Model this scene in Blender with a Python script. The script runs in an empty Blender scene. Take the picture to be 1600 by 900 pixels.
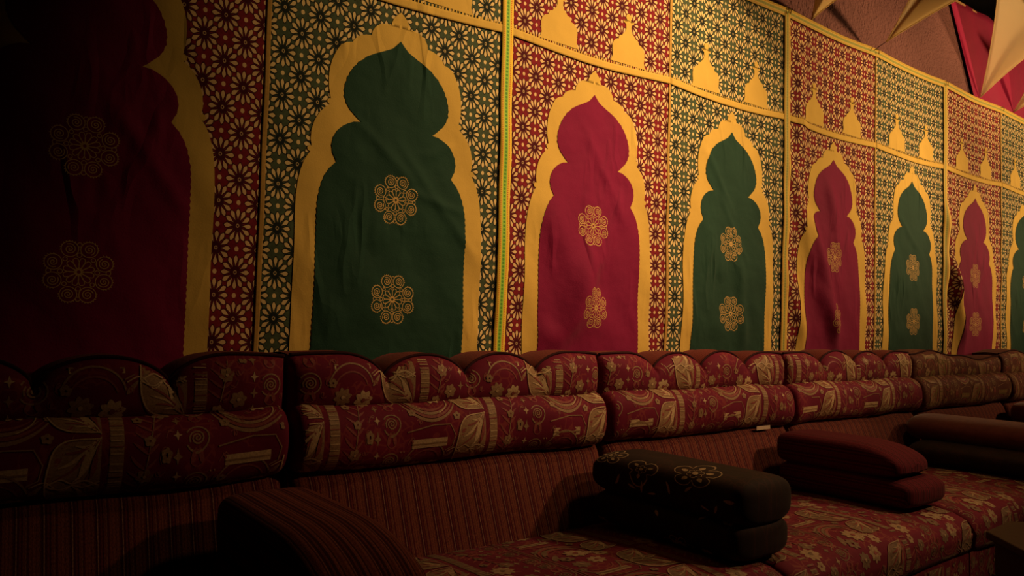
import bpy, math, random
import numpy as np
from mathutils import Matrix, Vector
PI = math.pi
rnd = random.Random(4)
SC = bpy.context.scene
COL = SC.collection

# ------------------------------------------------------------------ camera
AZ, PIT, ROLL, FPX, CAMZ = math.radians(52.75), math.radians(2.61), math.radians(1.39), 1200.0, 0.97
F = Vector((math.cos(AZ)*math.cos(PIT), math.sin(AZ)*math.cos(PIT), math.sin(PIT)))
R0 = Vector((math.sin(AZ), -math.cos(AZ), 0)); U0 = R0.cross(F)
R1 = R0*math.cos(ROLL) + U0*math.sin(ROLL); U1 = U0*math.cos(ROLL) - R0*math.sin(ROLL)
cd = bpy.data.cameras.new('camera'); cam = bpy.data.objects.new('camera', cd); COL.objects.link(cam)
cam.matrix_world = Matrix(((R1.x, U1.x, -F.x, 0), (R1.y, U1.y, -F.y, 0), (R1.z, U1.z, -F.z, CAMZ), (0, 0, 0, 1)))
cd.sensor_width = 36; cd.lens = FPX*36/1600; cd.clip_start = 0.02
SC.camera = cam

# ------------------------------------------------------------------ world, lights, exposure
w = bpy.data.worlds.new('night'); SC.world = w; w.use_nodes = True
w.node_tree.nodes['Background'].inputs[0].default_value = (0.5, 0.25, 0.16, 1)
w.node_tree.nodes['Background'].inputs[1].default_value = 0.012
SC.view_settings.view_transform = 'Standard'; SC.view_settings.look = 'None'
SC.view_settings.exposure = 0.0; SC.view_settings.gamma = 1; SC.view_settings.use_curve_mapping = False

def spot(name, loc, target, power, color, size, blend=1.0, radius=0.08):
    l = bpy.data.lights.new(name, 'SPOT'); l.energy = power; l.color = color
    l.spot_size = math.radians(size); l.spot_blend = blend; l.shadow_soft_size = radius
    o = bpy.data.objects.new(name, l); COL.objects.link(o); o.location = loc
    o.rotation_euler = (Vector(target) - Vector(loc)).to_track_quat('-Z', 'Y').to_euler()
    return o
WARM = (1.0, 0.64, 0.29)
spot('unseen_spot', (2.45, 0.25, 2.8), (1.96, 2.0, 2.0), 270, WARM, 70, 1.0, 0.10)
spot('unseen_spot', (4.7, 0.1, 2.42), (3.7, 2.0, 1.95), 215, WARM, 70, 1.0, 0.12)
spot('unseen_spot', (7.4, -0.9, 2.15), (5.7, 2.0, 2.25), 600, WARM, 56, 1.0, 0.22)
spot('unseen_spot', (3.3, 0.85, 3.3), (2.2, 1.6, .6), 60, WARM, 70, 1.0, 0.12)  # added overhead spot, gives the sofa its top-lit look
spot('unseen_spot', (4.1, -0.7, 2.8), (2.0, 1.85, .60), 165, (1.0, .55, .27), 44, 1.0, 0.10)  # added fill from the room side to brighten the sofa fronts
spot('unseen_spot', (6.9, -0.5, 2.7), (4.6, 1.8, .75), 150, (1.0, .55, .25), 46, 1.0, 0.10)  # added fill that lifts the far brown sofa and its armrests
spot('unseen_spot', (3.7, -0.9, 1.95), (5.05, 1.6, 2.95), 480, WARM, 36, 1.0, 0.10)  # added low spot from the camera side, brightens the cloth stars

# ------------------------------------------------------------------ node helpers
class S:
    """socket wrapper with arithmetic"""
    def __init__(s, nt, o): s.nt = nt; s.o = o
    def _m(s, op, *a, clamp=False):
        n = s.nt.nodes.new('ShaderNodeMath'); n.operation = op; n.use_clamp = clamp
        for i, x in enumerate((s,)+a):
            if isinstance(x, S): s.nt.links.new(x.o, n.inputs[i])
            else: n.inputs[i].default_value = x
        return S(s.nt, n.outputs[0])
    def __add__(s, b): return s._m('ADD', b)
    def __sub__(s, b): return s._m('SUBTRACT', b)
    def __mul__(s, b): return s._m('MULTIPLY', b)
    def __truediv__(s, b): return s._m('DIVIDE', b)
    def f(s, op, *a): return s._m(op, *a)
    def lt(s, b): return s._m('LESS_THAN', b)
    def gt(s, b): return s._m('GREATER_THAN', b)
def new_mat(name, rough=0.8, sheen=0.0):
    m = bpy.data.materials.new(name); m.use_nodes = True; nt = m.node_tree
    b = nt.nodes['Principled BSDF']; b.inputs['Roughness'].default_value = rough
    b.inputs['Specular IOR Level'].default_value = 0.12
    b.inputs['Sheen Weight'].default_value = sheen; b.inputs['Sheen Roughness'].default_value = 0.5
    return m, nt, b
def uvsock(nt):
    n = nt.nodes.new('ShaderNodeUVMap'); sp = nt.nodes.new('ShaderNodeSeparateXYZ')
    nt.links.new(n.outputs[0], sp.inputs[0]); return S(nt, sp.outputs[0]), S(nt, sp.outputs[1]), n.outputs[0]
def mix(nt, fac, a, b):
    n = nt.nodes.new('ShaderNodeMix'); n.data_type = 'RGBA'
    if isinstance(fac, S): nt.links.new(fac.o, n.inputs[0])
    else: n.inputs[0].default_value = fac
    for i, c in ((6, a), (7, b)):
        if isinstance(c, tuple): n.inputs[i].default_value = (*c, 1)
        else: nt.links.new(c, n.inputs[i])
    return n.outputs[2]
def noise(nt, vec, scale, detail=3, rough=0.5):
    n = nt.nodes.new('ShaderNodeTexNoise'); n.inputs['Scale'].default_value = scale
    n.inputs['Detail'].default_value = detail; n.inputs['Roughness'].default_value = rough
    if vec is not None: nt.links.new(vec, n.inputs['Vector'])
    return S(nt, n.outputs[0])
def objvec(nt):
    return nt.nodes.new('ShaderNodeTexCoord').outputs['Object']
def bump(nt, b, h, strength=0.3, dist=0.01):
    n = nt.nodes.new('ShaderNodeBump'); n.inputs['Strength'].default_value = strength; n.inputs['Distance'].default_value = dist
    nt.links.new(h.o, n.inputs['Height']); nt.links.new(n.outputs[0], b.inputs['Normal'])
def varied(name, col, amount=0.25, scale=7.0, rough=0.8, bumps=((60, .15),), dist=0.004, sheen=0.0, spec=None):
    m, nt, b = new_mat(name, rough, sheen)
    v = objvec(nt); n = noise(nt, v, scale, 4, 0.6)
    c = mix(nt, n, tuple(x*(1-amount) for x in col), tuple(min(1, x*(1+amount)) for x in col))
    nt.links.new(c, b.inputs['Base Color'])
    h = None
    for s, a in bumps:
        t = noise(nt, v, s, 3)*a; h = t if h is None else h+t
    if h is not None: bump(nt, b, h, 1.0, dist)
    if spec is not None: b.inputs['Specular IOR Level'].default_value = spec
    return m
def crease_height(nt, v):
    """creased hanging cloth: ridged noise"""
    mp = nt.nodes.new('ShaderNodeMapping'); mp.inputs['Rotation'].default_value = (0, .7, 0); mp.inputs['Scale'].default_value = (1, 1, .35)
    nt.links.new(v, mp.inputs[0])
    h = noise(nt, mp.outputs[0], 3.2, 3, .5)
    line = (h*-26.0+13.0).f('ABSOLUTE')*-1.0+1.0
    m1 = (noise(nt, v, 2.3, 1)*6.0-2.9).f('MAXIMUM', 0.0).f('MINIMUM', 1.0)
    mp2 = nt.nodes.new('ShaderNodeMapping'); mp2.inputs['Rotation'].default_value = (0, -.9, 0); mp2.inputs['Scale'].default_value = (1, 1, .3); mp2.inputs['Location'].default_value = (3, 1, 7)
    nt.links.new(v, mp2.inputs[0]); g = noise(nt, mp2.outputs[0], 6.0, 3, .5)
    line2 = (g*-20.0+10.0).f('ABSOLUTE')*-1.0+1.0
    h2 = noise(nt, v, 10.0, 2, .5)
    return line.f('MAXIMUM', 0.0)*m1*.35 + line2.f('MAXIMUM', 0.0)*m1*.14 + h*.5 + h2*0.28 + noise(nt, v, 230, 1)*0.02
def cloth(name, col, amount=.12, rough=.75, dist=.028, sheen=.0):
    m, nt, b = new_mat(name, rough, sheen)
    v = objvec(nt); n = noise(nt, v, 5, 4, .6)
    nt.links.new(mix(nt, n, tuple(x*(1-amount) for x in col), tuple(x*(1+amount) for x in col)), b.inputs['Base Color'])
    bump(nt, b, crease_height(nt, v), 0.55, dist)
    return m

def flower_print(name, ground, outline, petal, px, pz):
    m, nt, b = new_mat(name, .8)
    x, z, uv = uvsock(nt)
    A, B = 0.0505, 0.119
    def cell(ox, oz):
        X = (x-(px+ox))/(2*A); Z = (z-(pz+oz))/B
        X = (X - X.f('ROUND'))*(2*A); Z = (Z - Z.f('ROUND'))*B*0.80
        r = (X*X+Z*Z).f('SQRT'); th = Z.f('ARCTAN2', X)
        k = th*(12/(2*PI)); d = (k-k.f('ROUND')).f('ABSOLUTE')*(2*PI/12)
        t = (r-0.0115)/0.0230
        wd = t.f('MAXIMUM', 0.0).f('MINIMUM', 1.0).f('POWER', 1.9)
        wd = (wd*PI).f('SINE').f('MAXIMUM', 0.0).f('POWER', .9)*0.0046
        lat = d*r
        pet = lat.lt(wd)*t.gt(0.02)*t.lt(1.0)
        out = (lat.lt(wd+0.0026)*r.lt(0.0365)).f('MAXIMUM', r.lt(.013))
        eye = r.lt(0.0042)*r.gt(0.0022)
        # small dot half way to the next flower of the column
        Z2 = (z-(pz+oz+B/2))/B; Z2 = (Z2-Z2.f('ROUND'))*B
        dot = (X*X+Z2*Z2*0.7).f('SQRT').lt(0.0052)
        return pet, out, eye, dot
    p1, o1, e1, d1 = cell(0, 0); p2, o2, e2, d2 = cell(A, B/2)
    gold = p1.f('MAXIMUM', p2).f('MAXIMUM', d1).f('MAXIMUM', d2)
    out = o1.f('MAXIMUM', o2); eye = e1.f('MAXIMUM', e2)
    n = noise(nt, uv, 90, 2)
    gcol = mix(nt, n, tuple(c*.55 for c in ground), tuple(min(1, c*1.45) for c in ground))
    c = mix(nt, out, gcol, outline)
    c = mix(nt, eye*0.7, c, petal)
    c = mix(nt, gold, c, petal)
    nt.links.new(c, b.inputs['Base Color'])
    bump(nt, b, crease_height(nt, objvec(nt)), 0.5, .022)
    return m
def stripes(name, cols, period, rough=.85, jitter=0.15):
    """woven vertical stripes; cols = list of (pos, colour)"""
    m, nt, b = new_mat(name, rough, .03)
    x, z, uv = uvsock(nt)
    n = nt.nodes.new('ShaderNodeTexNoise'); n.noise_dimensions = '1D'; n.inputs['Scale'].default_value = 1.0
    n.inputs['Detail'].default_value = 0
    nt.links.new((x*9.0).o, n.inputs['W'])
    u = (x/period + S(nt, n.outputs[0])*jitter).f('FRACT')
    r = nt.nodes.new('ShaderNodeValToRGB'); r.color_ramp.interpolation = 'CONSTANT'
    e = r.color_ramp.elements; e[0].position = cols[0][0]; e[0].color = (*cols[0][1], 1)
    e[1].position = cols[1][0]; e[1].color = (*cols[1][1], 1)
    for p, c in cols[2:]:
        k = e.new(p); k.color = (*c, 1)
    nt.links.new(u.o, r.inputs[0])
    mp = nt.nodes.new('ShaderNodeCombineXYZ'); nt.links.new((x*500).o, mp.inputs[0]); nt.links.new((z*220).o, mp.inputs[1])
    wv = noise(nt, mp.outputs[0], 1.0, 1)
    nt.links.new(mix(nt, wv, tuple([.0]*3), r.outputs[0]), b.inputs['Base Color'])
    fine = (x*(2*PI/period*2)).f('SINE')*0.3 + wv*0.5
    bump(nt, b, fine, .5, .0025)
    return m
def brocade_ground(name, col, col2):
    m, nt, b = new_mat(name, .7, .04)
    x, z, uv = uvsock(nt)
    v = nt.nodes.new('ShaderNodeTexVoronoi'); v.inputs['Scale'].default_value = 42; v.feature = 'DISTANCE_TO_EDGE'
    nt.links.new(uv, v.inputs['Vector'])
    edge = S(nt, v.outputs['Distance']).lt(0.07); n = noise(nt, uv, 11, 2)
    k = edge*n.gt(.52)*.5
    nt.links.new(mix(nt, k, mix(nt, n, tuple(c*.7 for c in col), tuple(c*1.25 for c in col)), col2), b.inputs['Base Color'])
    bump(nt, b, noise(nt, objvec(nt), 14, 2)*.6+noise(nt, objvec(nt), 400, 1)*.05, .5, .008)
    return m
def thread(name, col, rough=.5, scale=260):
    m, nt, b = new_mat(name, rough, .02)
    v = objvec(nt); n = noise(nt, v, scale, 2, .6); n2 = noise(nt, v, 55, 2)
    c = mix(nt, (n*1.6-.3).f('MAXIMUM', 0.0).f('MINIMUM', 1.0), tuple(c*.45 for c in col), tuple(min(1, c*1.25) for c in col))
    nt.links.new(mix(nt, n2*.6, c, tuple(x*.5 for x in col)), b.inputs['Base Color'])
    return m

GOLD = (.62, .37, .085)
M = {}
M['gold_cloth'] = cloth('gold_appliqued_cotton', (.60, .385, .085), .10, .8, .03)
M['green_field'] = cloth('bottle_green_cotton', (.012, .043, .027), .22, .75, .05, .05)
M['red_field'] = cloth('crimson_cotton', (.185, .004, .044), .18, .75, .05, .05)
M['print_green'] = flower_print('green_flower_print', (.060, .080, .042), (.012, .016, .012), (.68, .49, .22), -.35, 1.681)
M['print_red'] = flower_print('red_flower_print', (.19, .012, .020), (.060, .005, .010), (.70, .46, .22), -.323, 1.975)
M['thread_gold'] = varied('gold_embroidery', (.60, .37, .12), .2, 40, .6, ())
M['seam'] = varied('seam_braid', (.42, .24, .06), .3, 120, .8, ())
M['stucco'] = varied('terracotta_stucco', (.19, .080, .072), .18, 2.5, .9, ((24, .5), (75, .6)), .03, 0)
M['rust'] = stripes('rust_gusset', [(0, (.34, .06, .045)), (.5, (.26, .04, .035)), (.7, (.38, .08, .05))], .012)
M['piping'] = varied('dark_piping', (.035, .008, .010), .3, 60, .8)
M['brocade'] = brocade_ground('crimson_brocade', (.165, .009, .032), (.28, .05, .04))
M['brocade_seat'] = brocade_ground('crimson_seat_brocade', (.16, .012, .030), (.28, .09, .05))
M['bright'] = thread('light_gold_weft', (.72, .50, .27))
M['dull'] = thread('dull_gold_weft', (.42, .25, .13))
M['rose'] = thread('rose_weft', (.36, .095, .08))
M['seat_light'] = thread('muted_gold_weft', (.46, .31, .17), .7, 120)  # darker copy of the gold weft, used on seats and bases
M['seat_dull'] = thread('muted_olive_weft', (.27, .17, .10), .7, 90)  # darker copy of the dull weft, used on seats and bases
M['brocade_brown'] = brocade_ground('brown_brocade', (.12, .035, .022), (.22, .10, .04))
M['dull_brown'] = thread('olive_gold_weft', (.28, .19, .07))
M['stripe'] = stripes('striped_upholstery', [(0, (.32, .085, .05)), (.08, (.25, .055, .04)), (.13, (.36, .10, .06)), (.22, (.27, .06, .045)), (.27, (.38, .11, .065)), (.36, (.22, .04, .035)),
    (.42, (.11, .010, .022)), (.50, (.50, .25, .17)), (.54, (.12, .010, .022)), (.63, (.24, .04, .035)), (.70, (.13, .014, .025)), (.76, (.34, .09, .055)), (.86, (.42, .16, .10)), (.90, (.17, .02, .03))], .0455)
M['stripe_arm'] = stripes('striped_armrest_fabric', [(0, (.40, .10, .07)), (.10, (.30, .06, .05)), (.2, (.42, .11, .07)), (.32, (.15, .015, .03)), (.38, (.48, .16, .10)), (.43, (.13, .012, .025)), (.56, (.34, .07, .055)), (.66, (.09, .008, .018)), (.80, (.36, .08, .06)), (.88, (.46, .14, .09)), (.93, (.12, .012, .025))], .040)
M['stripe_red'] = stripes('red_striped_armrest_fabric', [(0, (.20, .016, .030)), (.3, (.10, .007, .016)), (.45, (.24, .024, .034)), (.6, (.10, .007, .016)), (.8, (.18, .016, .028))], .034)
M['bolster'] = brocade_ground('dark_olive_brocade', (.026, .015, .010), (.06, .02, .014))
M['bolster_line'] = thread('tan_cord', (.62, .46, .26))
M['rosy_pile'] = varied('worn_rose_velvet', (.15, .042, .034), .4, 30, .85, ((60, .3),), .004, .4)
def star_mat():
    m, nt, b = new_mat('cream_stretch_cloth', .6); b.inputs['Base Color'].default_value = (.82, .70, .46, 1)
    t = nt.nodes.new('ShaderNodeBsdfTranslucent'); t.inputs[0].default_value = (.9, .76, .50, 1)
    x = nt.nodes.new('ShaderNodeMixShader'); x.inputs[0].default_value = .72
    nt.links.new(b.outputs[0], x.inputs[1]); nt.links.new(t.outputs[0], x.inputs[2])
    nt.links.new(x.outputs[0], nt.nodes['Material Output'].inputs[0]); return m
M['star'] = star_mat()
M['black_ceiling'] = varied('black_ceiling_paint', (.002, .0016, .0018), .2, 4, 1.0, spec=0.0)
M['floor'] = varied('dark_carpet', (.03, .008, .008), .3, 30, .95, ((200, .5),), .003)
M['drape'] = cloth('crimson_drape_cloth', (.24, .010, .048), .12, .7, .02)
M['cord'] = varied('gold_cord', (.45, .25, .10), .2, 60, .6)
M['metal'] = varied('dull_brass', (.5, .35, .12), .1, 20, .4)
M['metal'].node_tree.nodes['Principled BSDF'].inputs['Metallic'].default_value = .8
M['wood'] = varied('dark_stained_wood', (.03, .015, .008), .3, 6, .5, ((40, .3),), .002)
M['tag'] = varied('white_care_tag', (.75, .6, .42), .05, 20, .7)

def ribbon_mat(name, ye, gr, lf):
    m, nt, b = new_mat(name, .6)
    x, z, uv = uvsock(nt)      # x across 0..1, z metres along
    green = (x-.5).f('ABSOLUTE').lt(.17)
    k = (z/.012).f('FRACT')-.5; leaf = ((k*k*1.6)+((x-.5)*(x-.5)*22.0)).lt(.22)
    st = ((x-.5).f('ABSOLUTE')-.31).f('ABSOLUTE').lt(.035)*(z/.006).f('FRACT').lt(.55)
    c = mix(nt, green, ye, gr)
    c = mix(nt, leaf*.75, c, lf)
    c = mix(nt, st, c, (.42, .08, .015))
    nt.links.new(c, b.inputs['Base Color']); return m
M['ribbon'] = ribbon_mat('yellow_and_green_ribbon', (.75, .50, .06), (.30, .56, .06), (.04, .20, .03))
M['ribbon_dull'] = ribbon_mat('mustard_ribbon', (.62, .42, .08), (.36, .34, .08), (.22, .20, .06))

# ------------------------------------------------------------------ object helpers
def tag(o, label=None, cat=None, group=None, kind=None):
    if label: o['label'] = label
    if cat: o['category'] = cat
    if group: o['group'] = group
    if kind: o['kind'] = kind
    return o
def empty(name, loc, label, cat, group=None):
    o = bpy.data.objects.new(name, None); COL.objects.link(o); o.location = loc; o.empty_display_size = .05
    return tag(o, label, cat, group)
def mesh_obj(name, V, Fc, mats, parent=None, fm=None, uv=None, smooth=True):
    """V world coordinates; parented things are shifted to the parent's base"""
    off = Vector((0, 0, 0))
    if parent is not None:
        p = parent
        while p is not None: off += p.location; p = p.parent
    V = np.asarray(V, float) - np.array(off)
    me = bpy.data.meshes.new(name); me.from_pydata(V.tolist(), [], Fc)
    for m in mats: me.materials.append(m)
    if fm is not None: me.polygons.foreach_set('material_index', fm)
    if uv is not None:
        l = me.uv_layers.new(name='UVMap'); uv = np.asarray(uv, float)
        idx = np.zeros(len(me.loops), int); me.loops.foreach_get('vertex_index', idx)
        l.data.foreach_set('uv', uv[idx].ravel())
    me.polygons.foreach_set('use_smooth', [smooth]*len(me.polygons))
    me.update()
    o = bpy.data.objects.new(name, me); COL.objects.link(o)
    if parent is not None: o.parent = parent
    return o
def boxmesh(x0, x1, y0, y1, z0, z1):
    V = [(x, y, z) for x in (x0, x1) for y in (y0, y1) for z in (z0, z1)]
    Fc = [(0, 1, 3, 2), (4, 6, 7, 5), (0, 4, 5, 1), (2, 3, 7, 6), (0, 2, 6, 4), (1, 5, 7, 3)]
    return V, Fc
def add_box(name, b, mat, parent=None, kind=None, bevel=0):
    V, Fc = boxmesh(*b); o = mesh_obj(name, V, Fc, [mat], parent, smooth=False)
    if kind: o['kind'] = kind
    if bevel:
        md = o.modifiers.new('bevel', 'BEVEL'); md.width = bevel; md.segments = 3
    return o
def tube(name, pts, r, mat, parent=None, n=8, closed_ends=True):
    pts = [Vector(p) for p in pts]; V = []; Fc = []
    for i, p in enumerate(pts):
        t = (pts[min(i+1, len(pts)-1)]-pts[max(i-1, 0)]).normalized()
        a = t.cross(Vector((0, 1, .01))).normalized() if abs(t.y) < .9 else t.cross(Vector((0, 0, 1))).normalized()
        b = t.cross(a)
        rr = r[i] if isinstance(r, (list, tuple)) else r
        for k in range(n):
            V.append(tuple(p + a*rr*math.cos(2*PI*k/n) + b*rr*math.sin(2*PI*k/n)))
    for i in range(len(pts)-1):
        for k in range(n):
            Fc.append((i*n+k, i*n+(k+1) % n, (i+1)*n+(k+1) % n, (i+1)*n+k))
    Fc.append(tuple(range(n-1, -1, -1))); Fc.append(tuple(range((len(pts)-1)*n, len(pts)*n)))
    return mesh_obj(name, V, Fc, [mat], parent)

# ------------------------------------------------------------------ 2-D drawing: strokes become thin woven / sewn relief on a surface
class Ink:
    """collects quads in (u, v) metres, each with a material slot and a height layer"""
    def __init__(s): s.q = []
    def strip(s, pts, wid, mat=0, lay=0, clo=False):
        pts = [np.array(p, float) for p in pts]; n = len(pts)
        L = []; R = []
        for i in range(n):
            if clo: t = pts[(i+1) % n]-pts[(i-1) % n]
            else: t = pts[min(i+1, n-1)]-pts[max(i-1, 0)]
            l = math.hypot(*t) or 1; nn = np.array((-t[1], t[0]))/l
            w_ = (wid[i] if hasattr(wid, '__len__') else wid)/2
            L.append(pts[i]+nn*w_); R.append(pts[i]-nn*w_)
        for i in range(n if clo else n-1):
            j = (i+1) % n
            W = np.linalg.norm(L[i]-R[i]); k = max(1, int(math.ceil(W/.012)))
            for a in range(k):
                f0, f1 = a/k, (a+1)/k
                s.q.append(((R[i]*(1-f0)+L[i]*f0, R[j]*(1-f0)+L[j]*f0, R[j]*(1-f1)+L[j]*f1, R[i]*(1-f1)+L[i]*f1), mat, lay))
    def petal(s, c, ang, l, w, mat=0, lay=0, r0=0, n=6):
        d = np.array((math.cos(ang), math.sin(ang))); c = np.array(c, float)
        ts = [i/n for i in range(n+1)]
        s.strip([c+d*(r0+l*t) for t in ts], [max(.0004, w*math.sin(PI*min(.97, t**.8*.95+.03))**.7) for t in ts], mat, lay)
    def flower(s, c, r, n=8, mat=0, lay=0, ctr=None, wf=.75):
        for k in range(n): s.petal(c, 2*PI*k/n+.2, r*.8, 2*PI*r/n*wf, mat, lay, r*.2)
        if ctr is not None: s.disc(c, r*.2, ctr, lay+1)
    def disc(s, c, r, mat=0, lay=0): s.strip([(c[0], c[1]-r+2*r*i/6) for i in range(7)], [2*r*max(.12, math.sqrt(max(0, 1-(2*i/6-1)**2))) for i in range(7)], mat, lay)
    def arc(s, c, r, a0, a1, w, mat=0, lay=0, n=14, ry=None):
        s.strip([(c[0]+r*math.cos(a0+(a1-a0)*i/n), c[1]+(ry or r)*math.sin(a0+(a1-a0)*i/n)) for i in range(n+1)], w, mat, lay)
    def spiral(s, c, r, turns, w, mat=0, lay=0, a0=0, n=26, sgn=1):
        s.strip([(c[0]+r*(i/n)*math.cos(a0+sgn*turns*2*PI*i/n), c[1]+r*(i/n)*math.sin(a0+sgn*turns*2*PI*i/n)) for i in range(1, n+1)], w, mat, lay)
    def star4(s, c, r, mat=0, lay=0):
        s.strip([(c[0], c[1]-r), (c[0], c[1]-r*.3), c, (c[0], c[1]+r*.3), (c[0], c[1]+r)], [.0006, r*.45, r*.9, r*.45, .0006], mat, lay)
        s.strip([(c[0]-r*.8, c[1]), (c[0]-r*.3, c[1]), c, (c[0]+r*.3, c[1]), (c[0]+r*.8, c[1])], [.0006, r*.45, r*.8, r*.45, .0006], mat, lay)
    def poly(s, pts, mat=0, lay=0, rows=8, cols=5):
        """fill of an outline that each horizontal line crosses twice"""
        pts = [tuple(p) for p in pts]; zs = [p[1] for p in pts]; z0, z1 = min(zs), max(zs)
        def span(z):
            xs = []
            for (xa, za), (xb, zb) in zip(pts, pts[1:]+pts[:1]):
                if (za-z)*(zb-z) <= 0 and za != zb: xs.append(xa+(xb-xa)*(z-za)/(zb-za))
            return (min(xs), max(xs)) if xs else (0, 0)
        e = 1e-5; Z = [z0+e+(z1-z0-2*e)*i/rows for i in range(rows+1)]; sp = [span(z) for z in Z]
        for i in range(rows):
            for k in range(cols):
                f0, f1 = k/cols, (k+1)/cols
                s.q.append(((np.array((sp[i][0]*(1-f0)+sp[i][1]*f0, Z[i])), np.array((sp[i][0]*(1-f1)+sp[i][1]*f1, Z[i])),
                             np.array((sp[i+1][0]*(1-f1)+sp[i+1][1]*f1, Z[i+1])), np.array((sp[i+1][0]*(1-f0)+sp[i+1][1]*f0, Z[i+1]))), mat, lay))
    def moved(s, du, dv, mapping=None):
        o = Ink(); o.q = [(tuple(p+np.array((du, dv)) for p in q), m, l) for q, m, l in s.q]; return o
    def arrays(s):
        return (np.array([q for q, _, _ in s.q]).reshape(-1, 2), np.array([m for _, m, _ in s.q]), np.array([l for _, _, l in s.q]))

def relief(ink, surf, base_h=.0006, keep=None, moff=0):
    """returns V, F, material ids, uv of the ink laid on surf(u, v) -> (n,3)"""
    uv, m, lay = ink.arrays()
    if keep is not None:
        k = keep(uv[:, 0], uv[:, 1]).reshape(-1, 4).all(axis=1)
        uv = uv.reshape(-1, 4, 2)[k].reshape(-1, 2); m = m[k]; lay = lay[k]
    if len(uv) == 0: return np.zeros((0, 3)), [], [], uv
    u, v = uv[:, 0], uv[:, 1]; e = 1e-3
    P = surf(u, v); A = surf(u+e, v)-surf(u-e, v); B = surf(u, v+e)-surf(u, v-e)
    N = np.cross(A, B); N /= np.maximum(1e-9, np.linalg.norm(N, axis=1))[:, None]
    h = base_h*(1+np.repeat(lay, 4))
    V = P+N*h[:, None]
    Fc = [tuple(range(4*i, 4*i+4)) for i in range(len(m))]
    return V, Fc, list(m+moff), uv
def grid(surf, us, vs):
    U, Vv = np.meshgrid(us, vs, indexing='ij'); P = surf(U.ravel(), Vv.ravel()); nv = len(vs)
    Fc = [(i*nv+j, (i+1)*nv+j, (i+1)*nv+j+1, i*nv+j+1) for i in range(len(us)-1) for j in range(nv-1)]
    return P, Fc, np.stack([U.ravel(), Vv.ravel()], 1)
def join(*parts):
    V = []; Fc = []; fm = []; uv = []; o = 0
    for p in parts:
        v, f, m, t = p
        if len(v) == 0: continue
        V.append(np.asarray(v)); Fc += [tuple(i+o for i in q) for q in f]
        fm += (list(m) if hasattr(m, '__len__') else [m]*len(f)); uv.append(np.asarray(t)); o += len(v)
    return np.concatenate(V), Fc, fm, np.concatenate(uv)

# ------------------------------------------------------------------ room shell
WALL = 2.03
o = add_box('wall_back', (-3.2, 11.2, WALL, WALL+.15, 0, 2.97), M['stucco'], kind='structure')
o = add_box('wall_back_upper', (-3.2, 11.2, WALL+.1, WALL+.25, 2.97, 3.7), M['black_ceiling'], kind='structure'); o.name = 'wall_upper'
o = add_box('trim_1', (-3.2, 11.2, WALL-.012, WALL+.16, 2.97, 2.985), M['cord'], kind='structure', bevel=.004)
add_box('ceiling', (-3.2, 11.2, -3.5, WALL+.25, 3.7, 3.8), M['black_ceiling'], kind='structure')
add_box('floor', (-3.2, 11.2, -3.5, WALL+.25, -.1, 0), M['floor'], kind='structure')
add_box('wall_left', (-3.3, -3.2, -3.5, WALL+.25, 0, 3.7), M['black_ceiling'], kind='structure')
add_box('wall_right', (11.2, 11.3, -3.5, WALL+.25, 0, 3.7), M['black_ceiling'], kind='structure')
add_box('wall_front', (-3.2, 11.2, -3.6, -3.5, 0, 3.7), M['black_ceiling'], kind='structure')

# ------------------------------------------------------------------ tent hangings
P0, PW, BACKY = .682, .786, 1.995
TOPZ, BOTZ = 2.405, .70
def smooth01(t): t = np.clip(t, 0, 1); return t*t*(3-2*t)
def ridge(x, z, x0, z0, x1, z1, width, amp):
    """a soft fold running from (x0,z0) to (x1,z1)"""
    dx, dz = x1-x0, z1-z0; L = math.hypot(dx, dz); dx /= L; dz /= L
    s = (x-x0)*dx+(z-z0)*dz; d = (x-x0)*dz-(z-z0)*dx
    return amp*np.exp(-(d/width)**2)*smooth01(s/(.25*L)+.0)*smooth01((L-s)/(.25*L))
FOLDS = [  # the gathered left edge of the fourth and sixth arches and the slack of the second red one
    (3.06, 1.78, 3.24, 1.20, .035, 0.013), (3.16, 1.60, 3.48, .85, .05, 0.024), (3.22, 1.26, 3.62, .62, .04, 0.018), (3.07, 1.30, 3.22, .70, .04, 0.016),
    (3.12, 2.30, 3.16, 1.70, .04, 0.012), (3.36, 1.72, 3.49, 1.30, .04, 0.011), (4.62, 1.75, 4.72, 1.05, .04, 0.021), (4.64, 1.45, 4.84, .72, .05, 0.024), (4.72, 1.20, 4.94, .60, .035, 0.015),
    (1.60, 1.45, 1.92, .90, .06, 0.012), (1.90, 1.30, 1.66, .78, .05, 0.016), (1.7, .98, 1.5, .72, .05, 0.016), (1.78, 1.72, 2.05, 1.30, .02, 0.005),
    (1.05, 1.52, 1.40, 1.12, .014, 0.005), (1.10, 1.36, 1.32, 1.30, .012, 0.005), (.92, 1.55, 1.15, 1.36, .014, 0.005), (1.15, 1.45, 1.28, 1.52, .012, 0.004),
    (2.45, 1.72, 2.70, 1.40, .018, 0.006), (2.55, 1.55, 2.78, 1.22, .015, 0.005), (2.70, 1.30, 2.74, .8, .03, 0.013), (.30, 1.5, .52, 1.18, .02, 0.007), (4.05, 1.6, 4.3, 1.4, .02, 0.006)]
def disp(x, z):
    x = np.asarray(x, float); z = np.asarray(z, float)
    low = smooth01((2.1-z)/1.2)
    d = .0035*np.sin(x*7.3+z*2.1)+.003*np.sin(x*13.1-z*4.7+1.3)+.002*np.sin(z*17+x*9)+.0012*np.sin(x*41+z*23)
    d = .008+d*(.35+.9*low)
    for i, f in enumerate(FOLDS): d = d+ridge(x, z, *f)*(1.35 if i < 6 else 1.4 if 6 <= i < 9 else 1.7 if 9 <= i < 12 else 1)
    return d*(.3+.7*smooth01((z-.84)/.16))
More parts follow.
